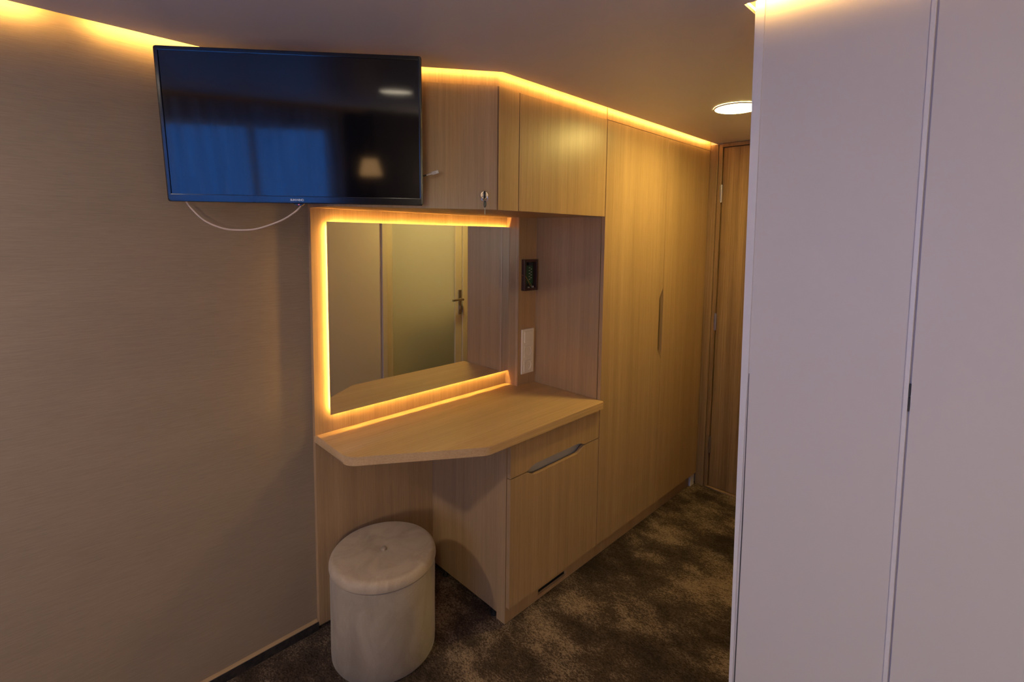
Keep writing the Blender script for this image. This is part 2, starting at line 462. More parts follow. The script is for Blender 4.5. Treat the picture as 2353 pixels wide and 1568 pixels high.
struct('trim_3', bm, 'dark_gap', 'thin dark strip painting the shade in the gap behind the loose corner edging')  # a dark strip in place of the shaded gap

# frosted glass door in the partition (seen in the mirror)
d = thing('door_2', 'white framed frosted glass door opposite, seen in the mirror', 'door', ((DX0+DX1)/2, YB, 0)); d['kind'] = 'structure'
bm = bmesh.new()
add_box(bm, DX0-0.040, DX0-0.004, YB-0.04, YB+0.014, 0, 2.0, 0.003)
add_box(bm, DX1+0.004, DX1+0.050, YB-0.04, YB+0.014, 0, 2.0, 0.003)
add_box(bm, DX0-0.004, DX1+0.004, YB-0.04, YB+0.014, DZ+0.004, 2.0, 0.003)
obj('door_frame', bm, 'white_frame', d)
bm = bmesh.new()
add_box(bm, DX0, DX0+0.043, YB-0.034, YB+0.002, 0.01, DZ, 0.003); add_box(bm, DX1-0.060, DX1, YB-0.034, YB+0.002, 0.01, DZ, 0.003)
add_box(bm, DX0+0.043, DX1-0.060, YB-0.034, YB+0.002, DZ-0.05, DZ, 0.003); add_box(bm, DX0+0.043, DX1-0.060, YB-0.034, YB+0.002, 0.01, 0.15, 0.003)
obj('door_leaf', bm, 'white_frame', d)
obj('glass_pane', box(DX0+0.043, DX1-0.060, YB-0.019, YB-0.013, 0.15, DZ-0.05), 'frosted', d, label='greenish frosted glass')
hp = obj('handle_plate', box(DX1-0.036, DX1-0.006, YB+0.002, YB+0.010, 0.865, 1.055, 0.006), 'grey_metal', d)
bm = bmesh.new()
add_tube(bm, smooth_path([(1.651, YB+0.008, 0.985), (1.651, YB+0.045, 0.985), (1.640, YB+0.056, 0.985), (1.60, YB+0.058, 0.987), (1.545, YB+0.056, 0.985)], 6), 0.0085)
obj('lever', bm, 'grey_metal', hp, smooth=True)
bm = bmesh.new(); add_box(bm, 1.645, 1.657, YB+0.009, YB+0.016, 0.905, 0.935, 0.004); obj('key_cylinder', bm, 'grey_metal', hp)

# bathroom behind the frosted door
struct('wall_bathroom', box(XB+0.03, XEND, -2.40, -2.37, 0, 2.10), 'tan')
bl = thing('ceiling_light', 'round bathroom ceiling light behind the frosted glass door', 'ceiling light', (1.45, -1.58, 2.10))
bm = bmesh.new(); add_lathe(bm, [(0.10, 2.06), (0.115, 2.07), (0.115, 2.10)], 1.45, -1.58); obj('housing', bm, 'white', bl)
bm = bmesh.new(); add_lathe(bm, [(0.09, 2.052), (0.098, 2.06)], 1.45, -1.58); obj('diffuser', bm, 'bath', bl)
# dark basin unit in there
bu = thing('washbasin_cabinet', 'dark blurred cabinet low behind the frosted glass', 'cabinet', (1.50, -1.62, 0))
obj('body', box(1.18, 1.95, -1.75, -1.45, 0.0, 0.82, 0.005), 'door_wood', bu); obj('basin', box(1.16, 1.97, -1.76, -1.44, 0.82, 0.85, 0.008), 'white', bu)

# dark oak entrance door on the end wall
d = thing('door_1', 'dark oak door at the end of the passage with three steel hinges', 'door', (XEND, -0.93, 0)); d['kind'] = 'structure'
bm = bmesh.new()
add_box(bm, XEND-0.020, XEND+0.02, -0.552, -0.530, 0.0, 2.0, 0.002)
add_box(bm, XEND-0.020, XEND+0.02, -1.31, -0.552, 1.983, 2.003, 0.002)
obj('door_frame', bm, 'frame_wood', d)
obj('door_leaf', box(XEND-0.012, XEND+0.028, -1.295, -0.556, 0.012, 1.980, 0.002), 'door_wood', d, label='dark oak leaf with strong vertical grain')
obj('threshold', box(XEND-0.025, XEND+0.03, -1.31, -0.54, 0.0, 0.010, 0.003), 'frame_wood', d)
for z0 in (1.676, 0.945, 0.213):
    bm = bmesh.new()
    add_lathe(bm, [(0.0055, z0), (0.0055, z0+0.10)], XEND-0.018, -0.5535, 16)
    add_box(bm, XEND-0.0215, XEND-0.019, -0.562, -0.546, z0+0.004, z0+0.096)
    obj('hinge', bm, 'steel', d, smooth=True)
struct('trim_4', box(XEND-0.024, XEND, -0.528, -0.478, 0.0, 2.0, 0.002), 'frame_wood', 'oak jamb board between wardrobe and door')
# baseboard on the papered wall: tan top edge, dark carpet skirting
bm = box(WX, -0.002, WALL_Y-0.017, WALL_Y, 0.0, 0.033)
bb = struct('baseboard_back', bm, 'carpet_dark', 'dark carpeted skirting with a tan top edge')
o = obj('cap_strip', box(WX, -0.002, WALL_Y-0.0175, WALL_Y, 0.033, 0.0365, 0.001), 'cap', label='tan top edge'); o.location -= bb.location; o.parent = bb

# ------------------------------------------------------------------ vanity back panel and column
obj_ = tag(obj('backing_panel', box(0.0, XC, 0.0, WALL_Y-0.0005, 0.0195, ZU), 'wood'), 'tall oak laminate board on the wall behind the lit mirror', 'wall panel')
c = thing('socket_column', 'narrow oak column right of the mirror carrying the sockets', 'column', ((XC+XN)/2, -0.04, ZT))
obj('side_panel', box(XC, XC+0.016, -0.0675, WALL_Y-0.0005, ZT, ZU), 'wood', c)
fp = obj('front_panel', box(XC, XN, -0.0855, -0.0680, ZT, ZU), 'wood', c)
obj('edge_band', box(XC-0.0006, XC, -0.0855, -0.0680, ZT, ZU), 'edge', fp, label='speckled raw board edge')

# mirror, stood off the panel, light strips around its back edge
MX0, MX1, MZ0, MZ1 = 0.049, XC-0.001, 0.8167, 1.5136
mt_ = thing('mirror', 'rectangular mirror glowing amber around its edges', 'mirror', ((MX0+MX1)/2, -0.01, MZ0))
obj('mirror_glass', box(MX0, MX1, -0.0205, -0.0165, MZ0, MZ1), 'mirror', mt_)
obj('mounting_frame', box(MX0+0.045, MX1-0.02, -0.0165, 0.0, MZ0+0.045, MZ1-0.045), 'black', mt_)
i = 0.012; s = 0.003
obj('light_strip', box(MX0+i, MX0+i+s, -0.0125, -0.0105, MZ0+i, MZ1-i), 'led_mirror', mt_)
obj('light_strip', box(MX0+i, MX1-0.004, -0.0125, -0.0105, MZ0+i, MZ0+i+s), 'led_mirror', mt_)
obj('light_strip', box(MX0+i, MX1-0.004, -0.0125, -0.0105, MZ1-i-s, MZ1-i), 'led_mirror', mt_)

# socket plate with switch and two sockets
sp = thing('socket_plate', 'ivory triple wall plate with one switch above two sockets', 'socket', (1.003, -0.0855, 0.804))
px0, px1, y0 = 0.9610, 1.0465, -0.0855
obj('frame_plate', box(px0, px1, y0-0.008, y0, 0.804, 1.024, 0.003), 'plastic', sp)
zc_ = [0.804+0.0387, 0.914, 1.024-0.0387]
xc_ = (px0+px1)/2
obj('rocker_switch', box(xc_-0.028, xc_+0.028, y0-0.013, y0-0.007, zc_[2]-0.028, zc_[2]+0.028, 0.002), 'plastic', sp)
for z in zc_[:2]:
    n = 40
    bm = bmesh.new()
    # square insert with a round recess
    sq = []
    for k in range(n):
        a = 2*math.pi*(k+0.5)/n; ca, sa = math.cos(a), math.sin(a); q = 0.0275/max(abs(ca), abs(sa)); sq.append((q*ca, q*sa))
    rings = [[(x, yy, zz) for x, zz in sq] for yy in (y0-0.006, y0-0.0105)]
    for r_, yy in ((0.0225, y0-0.0105), (0.0205, y0-0.0100), (0.0195, y0-0.0005)):
        rings.append([(r_*math.cos(2*math.pi*(k+0.5)/n), yy, r_*math.sin(2*math.pi*(k+0.5)/n)) for k in range(n)])
    V = [[bm.verts.new((xc_+x, yy, z+zz)) for x, yy, zz in r_] for r_ in rings]
    for a, b in zip(V, V[1:]):
        for k in range(n): bm.faces.new((a[k], a[(k+1)%n], b[(k+1)%n], b[k]))
    bm.faces.new(V[-1])
    bmesh.ops.recalc_face_normals(bm, faces=bm.faces[:])
    so = obj('socket', bm, 'plastic', sp)
    for s_ in (-1, 1):
        bm = bmesh.new(); cx_ = xc_+s_*0.0095
        bmesh.ops.create_circle(bm, cap_ends=True, radius=0.0026, segments=16, matrix=Matrix.Translation((cx_, y0-0.0010, z)) @ Matrix.Rotation(math.pi/2, 4, 'X'))
        obj('pin_hole', bm, 'black', so)
        obj('earth_clip', box(xc_-0.0025, xc_+0.0025, y0-0.0075, y0-0.0006, z+s_*0.0172-0.0012, z+s_*0.0172+0.0012), 'solder', so)

# open thermostat box with green circuit board
cp = thing('control_box', 'open dark brown wall box showing a green circuit board and wires', 'wall box', (1.004, -0.0855, 1.212))
bm = bmesh.new()
a0, a1, b0, b1 = 0.959, 1.051, 1.212, 1.361
for q in ((a0, a0+0.011, b0, b1), (a1-0.011, a1, b0, b1), (a0+0.011, a1-0.011, b0, b0+0.012), (a0+0.011, a1-0.011, b1-0.012, b1)):
    add_box(bm, q[0], q[1], y0-0.022, y0, q[2], q[3], 0.0015)
obj('surround', bm, 'brown_plastic', cp)
obj('back_shell', box(a0+0.011, a1-0.011, y0-0.004, y0, b0+0.012, b1-0.012), 'black', cp)
pb = obj('circuit_board', box(a0+0.018, a1-0.024, y0-0.010, y0-0.006, b0+0.034, b1-0.030), 'pcb', cp)
obj('relay', box(a0+0.030, a0+0.056, y0-0.020, y0-0.006, b1-0.028, b1-0.014, 0.001), 'black', cp)
bm = bmesh.new(); random.seed(4)
for k in range(9):
    x = a0+0.040+0.012*(k % 2); z = b0+0.052+0.007*k
    add_box(bm, x, x+0.007, y0-0.013, y0-0.0098, z, z+0.0028)
obj('solder_joint', bm, 'solder', pb)
bm = bmesh.new(); add_tube(bm, smooth_path([(a0-0.001, y0-0.004, 1.288), (a0+0.006, y0-0.024, 1.279), (a0+0.03, y0-0.020, 1.252), (a0+0.050, y0-0.014, 1.233), (a0+0.062, y0-0.012, 1.232)]), 0.0009, 8)
obj('wire', bm, 'copper_wire', cp, label='orange wire')
bm = bmesh.new(); add_tube(bm, smooth_path([(a0+0.034, y0-0.012, 1.262), (a0+0.042, y0-0.020, 1.248), (a0+0.058, y0-0.014, 1.231)]), 0.0009, 8)
obj('wire', bm, 'green_wire', cp, label='green wire')
bm = bmesh.new(); add_box(bm, a0+0.061, a0+0.070, y0-0.016, y0-0.006, 1.225, 1.233); obj('terminal', bm, 'solder', cp); bm = bmesh.new(); add_box(bm, a0+0.034, a0+0.040, y0-0.016, y0-0.006, 1.224, 1.230)
obj('terminal', bm, 'solder', cp)

# ------------------------------------------------------------------ worktop
pts = [(-0.004, 0.0), (-0.004, -0.252), (0.377, -0.508), (1.0605, -0.508), (1.0605, -0.4640), (1.0605, 0.0)]
pts = round_poly(pts, [0, 0.055, 0.075, 0.012, 0, 0], 10)
wt = tag(obj('worktop', prism_xy(pts, ZT-0.030, ZT, 0.0085, 4), 'wood_x', smooth=True), 'angled oak laminate vanity worktop with rounded front edge', 'worktop')

# ------------------------------------------------------------------ low drawer cabinet
XL = 0.507
lc = thing('drawer_cabinet', 'low oak cabinet under the right half of the worktop', 'cabinet', ((XL+XN)/2, -0.24, 0))
pts = [(-0.4640, 0.0), (-0.4640, 0.7195), (-0.001, 0.7195), (-0.001, 0.03), (-0.385, 0.03), (-0.385, 0.012), (-0.427, 0.0)]
pts = [(-0.4645, 0.0), (-0.4645, 0.7195), (-0.001, 0.7195), (-0.001, 0.028), (-0.372, 0.028), (-0.418, 0.026), (-0.418, 0.0)]
bm = bmesh.new(); add_prism(bm, pts, lambda a,b,h: (h,a,b), XL, XL+TD); obj('side_panel', bm, 'wood', lc)
bm = bmesh.new(); add_prism(bm, pts, lambda a,b,h: (h,a,b), XN-TD-0.001, XN-0.001); obj('side_panel', bm, 'wood', lc)
obj('bottom_panel', box(XL+TD, XN-TD-0.001, -0.4640, -0.001, 0.060, 0.076), 'wood', lc)
obj('shelf', box(XL+TD, XN-TD-0.001, -0.4400, -0.001, 0.585, 0.600), 'wood', lc)
# plinth with vent cut out
bm = bmesh.new()
y0_, y1_ = -0.4640, -0.448
add_box(bm, XL+TD, 0.695, y0_, y1_, 0.0, 0.060); add_box(bm, 0.871, XN-TD-0.001, y0_, y1_, 0.0, 0.060)
add_box(bm, 0.695, 0.871, y0_, y1_, 0.0, 0.016); add_box(bm, 0.695, 0.871, y0_, y1_, 0.040, 0.060)
bmesh.ops.remove_doubles(bm, verts=bm.verts[:], dist=1e-5)
pl = obj('plinth', bm, 'wood', lc)
bm = bmesh.new()
add_box(bm, 0.695, 0.871, y1_+0.008, y1_+0.010, 0.016, 0.040)
for k in range(3): add_box(bm, 0.695, 0.871, y1_-0.008, y1_+0.008, 0.0195+k*0.0075, 0.0215+k*0.0075)
obj('vent_grille', bm, 'dark', pl, label='dark slotted vent')
x0, x1 = XL+0.003, XN-0.003
def cosint(a, b, n=8):
    return [(a[0]+(b[0]-a[0])*k/n, a[1]+(b[1]-a[1])*(0.5-0.5*math.cos(math.pi*k/n))) for k in range(n+1)]
up_ = cosint((0.588, 0.5800), (0.648, 0.5965))+cosint((0.908, 0.5965), (0.966, 0.5800))
dr = obj('drawer_front', prism_xz([(x0, 0.7150), (x0, 0.5800)]+up_+[(x1, 0.5800), (x1, 0.7150)], -DF, -DF+TD, 0.0008, 1), 'wood', lc)
obj('drawer_box', box(XL+0.03, XN-0.03, -0.462, -0.46, 0.605, 0.69), 'grey_inner', dr)
dn_ = cosint((0.588, 0.5765), (0.650, 0.5525))+cosint((0.905, 0.5525), (0.966, 0.5765))
obj('door', prism_xz([(x0, 0.0700), (x1, 0.0700), (x1, 0.5765)]+dn_[::-1]+[(x0, 0.5765)], -DF, -DF+TD, 0.0008, 1), 'wood', lc)
obj('inner_rail', box(XL+TD, XN-TD-0.001, -0.455, -0.445, 0.52, 0.60), 'grey_inner', lc, label='pale grey rail seen through the finger slot')
for xx, yy in ((XL+0.012, -0.395), (XL+0.012, -0.085)):
    bm = bmesh.new()
    add_lathe(bm, [(0.0135, 0.0), (0.0135, 0.006), (0.008, 0.010), (0.008, 0.045)], xx-0.004, yy, 20)
    obj('foot', bm, 'dark', lc, label='black adjustable foot', smooth=True)

# ------------------------------------------------------------------ tall wardrobe
wr = thing('wardrobe', 'tall oak laminate wardrobe with two full height doors', 'wardrobe', ((XN+XE)/2, -0.24, 0))
ZW = 1.966
obj('side_panel', box(XN, XN+TD, -0.4640, WALL_Y-0.001, 0.0, ZW), 'wood', wr)
obj('side_panel', box(XE-0.012-TD, XE-0.012, -0.4640, WALL_Y-0.001, 0.069, ZW), 'wood', wr)
obj('top_panel', box(XN+TD, XE-0.012-TD, -0.4640, 0.0, ZW-TD, ZW), 'wood', wr)
obj('bottom_panel', box(XN+TD, XE-0.012-TD, -0.4640, 0.0, 0.069, 0.085), 'wood', wr)
obj('slot_shade_board', box(XM-0.06, XM+0.14, -0.415, -0.405, 0.75, 1.32), 'recess', wr, label='dark board painting the shade behind the finger slot')  # dark board stands in for the shade inside the slot
obj('plinth', box(XN+TD, XE-0.055, -0.4645, -0.448, 0.0, 0.068), 'wood', wr)
obj('filler', box(XE-0.055, XE-0.010, -0.476, -0.460, 0.0, 0.0685), 'white_profile', wr, label='white filler piece at the plinth end')
sl = [(XM-0.0015, 1.222)]+[(XM-0.0015-0.030*(0.5-0.5*math.cos(math.pi*k/8)), 1.222-0.060*k/8) for k in range(1, 9)]
sl += [(XM-0.0315+0.030*(0.5-0.5*math.cos(math.pi*k/8)), 0.905-0.060*k/8) for k in range(0, 9)]
obj('door', prism_xz([(XN+0.002, 0.0710), (XN+0.002, ZD-0.002), (XM-0.0015, ZD-0.002)]+sl+[(XM-0.0015, 0.0710)], -DF, -DF+TD, 0.0008, 1), 'wood', wr)
sr = [(XM+0.0015, 0.845)]+[(XM+0.0015+0.005*(0.5-0.5*math.cos(math.pi*k/8)), 0.845+0.060*k/8) for k in range(1, 9)]
sr += [(XM+0.0065-0.005*(0.5-0.5*math.cos(math.pi*k/8)), 1.162+0.060*k/8) for k in range(0, 9)]
obj('door', prism_xz([(XE-0.004, 0.0710), (XE-0.004, ZD-0.002), (XM+0.0015, ZD-0.002)]+sr[::-1]+[(XM+0.0015, 0.0710)], -DF, -DF+TD, 0.0008, 1), 'wood', wr)

# ------------------------------------------------------------------ overhead cabinets
oc = thing('overhead_cabinet', 'corner overhead oak cabinet behind the television with lock and keys', 'cabinet', (0.27, -0.2, ZU))
ins = TD+0.0015
poly = [(0.0, WALL_Y-0.001), (0.0, diag_y(0.0, -ins)), (XK+0.003, -DF+ins), (XS-0.0005, -DF+ins), (XS-0.0005, WALL_Y-0.001)]
obj('bottom_panel', prism_xy(poly, ZU, ZU+TD), 'wood', oc)
obj('top_panel', prism_xy(poly, ZW-TD, ZW), 'wood', oc)
obj('side_panel', box(0.0, TD, diag_y(0.0, -ins)+0.02, WALL_Y-0.001, ZU+TD, ZW-TD), 'wood', oc)
obj('side_panel', box(XS-TD, XS-0.0005, -DF+ins, WALL_Y-0.001, ZU+TD, ZW-TD), 'wood', oc)
def diagpt(t, off): # t metres along the diagonal from its corner, back towards the wall
    return (XK-0.002-0.801*t+dn.x*off, diag_y(XK-0.002)+0.5987*t+dn.y*off)
LD = (XK-0.002)/0.801
q = [diagpt(0.001, 0), diagpt(LD, 0), diagpt(LD, -TD), diagpt(0.008, -TD)]
dd_ = obj('door', prism_xy(q, ZU, ZD-0.001, 0.0006, 1), 'wood', oc)
obj('front_filler', box(XK+0.002, XS-0.002, -DF, -DF+TD, ZU, ZD-0.001), 'wood', oc)
# lock on the corner door
def rot_to(nv):      # matrix taking +Z to nv
    return nv.to_track_quat('Z', 'Y').to_matrix().to_4x4()
n3 = Vector((dn.x, dn.y, 0)); t3 = Vector((dg.x, dg.y, 0))
lt = (XK-0.002-0.397)/0.801
lx, ly = diagpt(lt, 0); lp = Vector((lx, ly, 1.608))
def lathe_at(prof, p, nv, n=28):
    bm = bmesh.new(); add_lathe(bm, prof, 0, 0, n); bmesh.ops.transform(bm, matrix=Matrix.Translation(p) @ rot_to(nv), verts=bm.verts[:]); return bm
lk = obj('lock', lathe_at([(0.0150, 0.0), (0.0150, 0.003), (0.0125, 0.006), (0.0085, 0.006), (0.0075, 0.0045), (0.0, 0.0045)], lp, n3), 'chrome', dd_, smooth=True)
# keys: one in the lock, one hanging from the ring
def blade(mat4, parent, name, parts, mat):
    bm = bmesh.new()
    for f in parts: f(bm)
    bmesh.ops.transform(bm, matrix=mat4, verts=bm.verts[:]); return obj(name, bm, mat, parent, smooth=True)
base = Matrix(((t3.x, 0, n3.x, lp.x), (t3.y, 0, n3.y, lp.y), (0, 1, 0, lp.z), (0, 0, 0, 1)))
# key bow in the lock, edge-on, pointing out of the door
ky = thing('key', 'black headed key in the lock with a second one hanging on its ring', 'key', tuple(lp+n3*0.02))
def ell(bm, a, b, th, c=(0,0,0), n=28, ax='x'):
    pts = [(a*math.cos(2*math.pi*k/n), b*math.sin(2*math.pi*k/n)) for k in range(n)]
    if ax == 'x': fn = lambda u, v, h: (c[0]+h, c[1]+v, c[2]+u)
    else: fn = lambda u, v, h: (c[0]+u, c[1]+v, c[2]+h)
    add_prism(bm, pts, fn, -th/2, th/2, 0.0008)
blade(base, ky, 'bow', [lambda bm: ell(bm, 0.011, 0.0125, 0.0055, (0, 0, 0.021))], 'black')
blade(base, ky, 'blade', [lambda bm: add_box(bm, -0.001, 0.001, -0.004, 0.004, -0.002, 0.012)], 'steel')
pts = [(0.010*math.cos(2*math.pi*k/24), -0.013+0.010*math.sin(2*math.pi*k/24)*1.1, 0.026) for k in range(25)]
blade(base, ky, 'ring', [lambda bm: add_tube(bm, pts, 0.0008, 8)], 'chrome')
blade(base, ky, 'hanging_bow', [lambda bm: ell(bm, 0.0050, 0.0120, 0.004, (0.0005, -0.031, 0.026), ax='z')], 'black')
blade(base, ky, 'hanging_blade', [lambda bm: add_box(bm, -0.0010, 0.0020, -0.066, -0.042, 0.0252, 0.0268)], 'dark_steel')

ob = thing('overhead_cabinet', 'straight overhead oak cabinet joined to the left of the wardrobe', 'cabinet', ((XS+XN)/2, -0.24, ZU))
ob_poly = [(XS+0.0005, WALL_Y-0.001), (XS+0.0005, -DF+ins), (XN-0.0005, -DF+ins), (XN-0.0005, WALL_Y-0.001)]
obj('bottom_panel', prism_xy(ob_poly, ZU, ZU+TD), 'wood', ob)
obj('top_panel', prism_xy(ob_poly, ZW-TD, ZW), 'wood', ob)
obj('side_panel', box(XS+0.0005, XS+TD, -DF+ins, WALL_Y-0.001, ZU+TD, ZW-TD), 'wood', ob)
obj('side_panel', box(XN-TD, XN-0.0005, -DF+ins, WALL_Y-0.001, ZU+TD, ZW-TD), 'wood', ob)
obj('door', box(XS+0.002, XN-0.002, -DF, -DF+TD, ZU, ZD-0.001, 0.0008, 1), 'wood', ob)
# continuous cornice board up into the cove
o1 = 0.0035
ko = (XK+0.0015, -DF+o1)
pc = [(0.002, diag_y(0.002, -o1)), ko, (XN, -DF+o1), (XN, -DF+0.0005), (XE, -DF+0.0005), (XE, -DF+TD), (XK+0.008, -DF+TD+o1), (0.002, diag_y(0.002, -TD-o1))]
struct('trim_5', prism_xy(pc, ZD, 2.0995), 'wood', 'oak cornice board above the cabinet doors running into the lit cove')

# ------------------------------------------------------------------ television
tv = thing('television', 'wall mounted black flat television tilted towards the room', 'television', (-0.152, -0.268, 1.765))
yw, tl = -0.716, 0.085
nv = Vector((math.sin(yw)*math.cos(tl), -math.cos(yw)*math.cos(tl), -math.sin(tl)))
rv = Vector((math.cos(yw), math.sin(yw), 0)); uv = nv.cross(rv)
if uv.z < 0: uv = -uv
tv.rotation_mode = 'QUATERNION'
tv.rotation_quaternion = Matrix((rv, -nv, uv)).transposed().to_quaternion()
TW, TH = 0.3575, 0.2085
def lobj(name, bm, mat, parent=tv, **kw): return obj(name, bm, mat, parent, local=True, **kw)
rp = round_poly([(-TW, -TH), (TW, -TH), (TW, TH), (-TW, TH)], [0.006]*4, 5)
bm = bmesh.new()
n = len(rp)
# bezel ring: outer rounded frame, inner opening
inner = [(-TW+0.0115, -TH+0.0215), (TW-0.0085, -TH+0.0215), (TW-0.0085, TH-0.0115), (-TW+0.0115, TH-0.0115)]
idx4 = [n*k//4 for k in range(4)]
def ring(pts, y): return [bm.verts.new((a, y, b)) for a, b in pts]
def inner_ring(d, y):
    pts = []
    for k in range(n):
        cx_, cz_ = inner[k*4//n]
        sx = 1 if cx_ > 0 else -1; sz = 1 if cz_ > 0 else -1
        pts.append((cx_-sx*d, cz_-sz*d))
    return ring(pts, y)
sc_ = lambda d: [(a*(1-d/TW), b*(1-d/TH)) for a, b in rp]
R_ = [ring(rp, 0.014), ring(rp, 0.002), ring(sc_(0.0015), 0.0), ring(sc_(0.004), -0.0003), inner_ring(-0.0015, -0.0003), inner_ring(0, 0.0), inner_ring(0.0, 0.004)]
for a, b in zip(R_, R_[1:]):
    for k in range(n): bm.faces.new((a[k], a[(k+1)%n], b[(k+1)%n], b[k]))
bmesh.ops.remove_doubles(bm, verts=bm.verts[:], dist=1e-6)
bmesh.ops.recalc_face_normals(bm, faces=bm.faces[:])
lobj('bezel', bm, 'gloss_black')
lobj('screen', box(inner[0][0], inner[1][0], 0.0022, 0.004, inner[0][1], inner[2][1]), 'screen', label='dark glossy screen mirroring a blue lit window and a lamp')
bm = bmesh.new()
add_box(bm, -TW+0.002, TW-0.002, 0.006, 0.018, -TH+0.002, TH-0.002, 0.004)
add_box(bm, -0.27, 0.27, 0.018, 0.060, -0.175, 0.06, 0.012)
lobj('back_cover', bm, 'black')
cu = bpy.data.curves.new('logo_text', 'FONT'); cu.body = 'SUNWIND'; cu.size = 0.0088; cu.align_x = 'CENTER'; cu.align_y = 'CENTER'; cu.extrude = 0.0001; cu.offset = 0.00018
cu.space_character = 0.95
to = bpy.data.objects.new('tmp', cu); COL.objects.link(to)
bpy.context.view_layer.update()
me = bpy.data.meshes.new_from_object(to.evaluated_get(bpy.context.evaluated_depsgraph_get()))
bpy.data.objects.remove(to)
bm = bmesh.new(); bm.from_mesh(me)
w_ = max(v.co.x for v in bm.verts)-min(v.co.x for v in bm.verts)
bmesh.ops.transform(bm, matrix=Matrix.Translation((-0.001, -0.0014, -0.1985)) @ Matrix.Rotation(math.pi/2, 4, 'X') @ Matrix.Diagonal((0.0375/w_, 1, 1, 1)), verts=bm.verts[:])
lobj('logo', bm, 'lettering', label='small silver letters SUNWIND')
sb = lobj('sensor_box', prism_xz([(-0.014, -0.2085), (0.016, -0.2085), (0.008, -0.2150), (-0.006, -0.2150)], 0.003, 0.016, 0.0008, 1), 'black')
bm = bmesh.new(); add_box(bm, 0.000, 0.003, 0.0024, 0.0034, -0.2125, -0.2105); lobj('standby_light', bm, 'red_led', sb)
bm = bmesh.new()
add_box(bm, -0.11, 0.11, 0.060, 0.068, -0.11, 0.11, 0.002)
lobj('mount_plate', bm, 'black')
# swivel arm down to the wall
bm = bmesh.new()
inv = tv.matrix_basis.inverted() if False else (Matrix.Translation(tv.location) @ tv.rotation_quaternion.to_matrix().to_4x4()).inverted()
pth = [inv @ Vector(p) for p in ((-0.20, WALL_Y-0.002, 1.77), (-0.20, -0.03, 1.77), (-0.14, -0.10, 1.77), (-0.108, -0.196, 1.77))]
add_tube(bm, pth, 0.012, 12)
lobj('swivel_arm', bm, 'black')

cab = bmesh.new()
path = [(-0.372, -0.003, 1.585), (-0.365, -0.016, 1.561), (-0.354, -0.026, 1.539), (-0.327, -0.046, 1.505), (-0.291, -0.076, 1.484), (-0.258, -0.103, 1.479), (-0.217, -0.140, 1.483), (-0.170, -0.183, 1.505), (-0.142, -0.210, 1.527), (-0.124, -0.229, 1.550), (-0.118, -0.226, 1.575)]
add_tube(cab, smooth_path(path, 8), 0.0026, 12)
tag(obj('cable', cab, 'cable', smooth=True), 'beige cable hanging in a loop below the television', 'cable')

# loose network plug poking out from behind the television
pg = thing('network_plug', 'loose clear network plug sticking out beside the television', 'plug', (0.155, -0.482, 1.649))
a_, b_ = Vector((0.110, -0.440, 1.632)), Vector((0.176, -0.502, 1.661))
dv = (b_-a_).normalized(); sv = dv.cross(nv).normalized()
def barp(t0, t1, w, h, mat, name, off=0.0):
    bm = bmesh.new(); add_box(bm, -w/2, w/2, -h/2+off, h/2+off, t0, t1, 0.0008)
    mm = Matrix(((sv.x, nv.x, dv.x, a_.x), (sv.y, nv.y, dv.y, a_.y), (sv.z, nv.z, dv.z, a_.z), (0,0,0,1)))
    bmesh.ops.transform(bm, matrix=mm, verts=bm.verts[:]); return obj(name, bm, mat, pg)
Lp = (b_-a_).length
bm = bmesh.new(); add_tube(bm, [a_-dv*0.01, a_+dv*(Lp-0.036)], 0.0022, 10); obj('cable_end', bm, 'black', pg)
bm = bmesh.new(); add_tube(bm, [a_+dv*(Lp-0.038), a_+dv*(Lp-0.018)], [0.0026, 0.0034], 10); obj('sleeve', bm, 'clear', pg)
barp(Lp-0.020, Lp, 0.0095, 0.007, 'clear', 'connector'); 
barp(Lp-0.017, Lp-0.009, 0.004, 0.002, 'clear', 'latch_tab', 0.0045)

# ------------------------------------------------------------------ pouf
SX, SY, SR = 0.141, -0.220, 0.181
pf = thing('pouf', 'round beige suede pouf stool with a buttoned lid', 'stool', (SX, SY, 0))
bm = bmesh.new()
add_lathe(bm, [(SR-0.012, 0.0), (SR-0.005, 0.002), (SR-0.002, 0.008), (SR-0.001, 0.03), (SR-0.0015, 0.16), (SR-0.001, 0.29), (SR-0.004, 0.316), (SR-0.012, 0.320)], SX, SY, 96)
obj('body', bm, 'suede', pf, smooth=True)
bm = bmesh.new()
prof = [(SR-0.014, 0.3185), (SR-0.004, 0.3195), (SR+0.0005, 0.323), (SR+0.002, 0.330), (SR+0.0015, 0.340), (SR-0.0015, 0.349), (SR-0.007, 0.3555), (SR-0.016, 0.3585), (0.11, 0.3600), (0.06, 0.3600), (0.03, 0.3592), (0.014, 0.3560), (0.0, 0.3540)]
add_lathe(bm, prof, SX, SY, 96)
ld_ = obj('lid', bm, 'suede_top', pf, smooth=True)
bm = bmesh.new(); add_lathe(bm, [(0.0090, 0.3540), (0.0100, 0.3590), (0.0088, 0.3625), (0.005, 0.3640), (0.0, 0.3645)], SX, SY, 32)
obj('button', bm, 'suede', ld_, smooth=True)

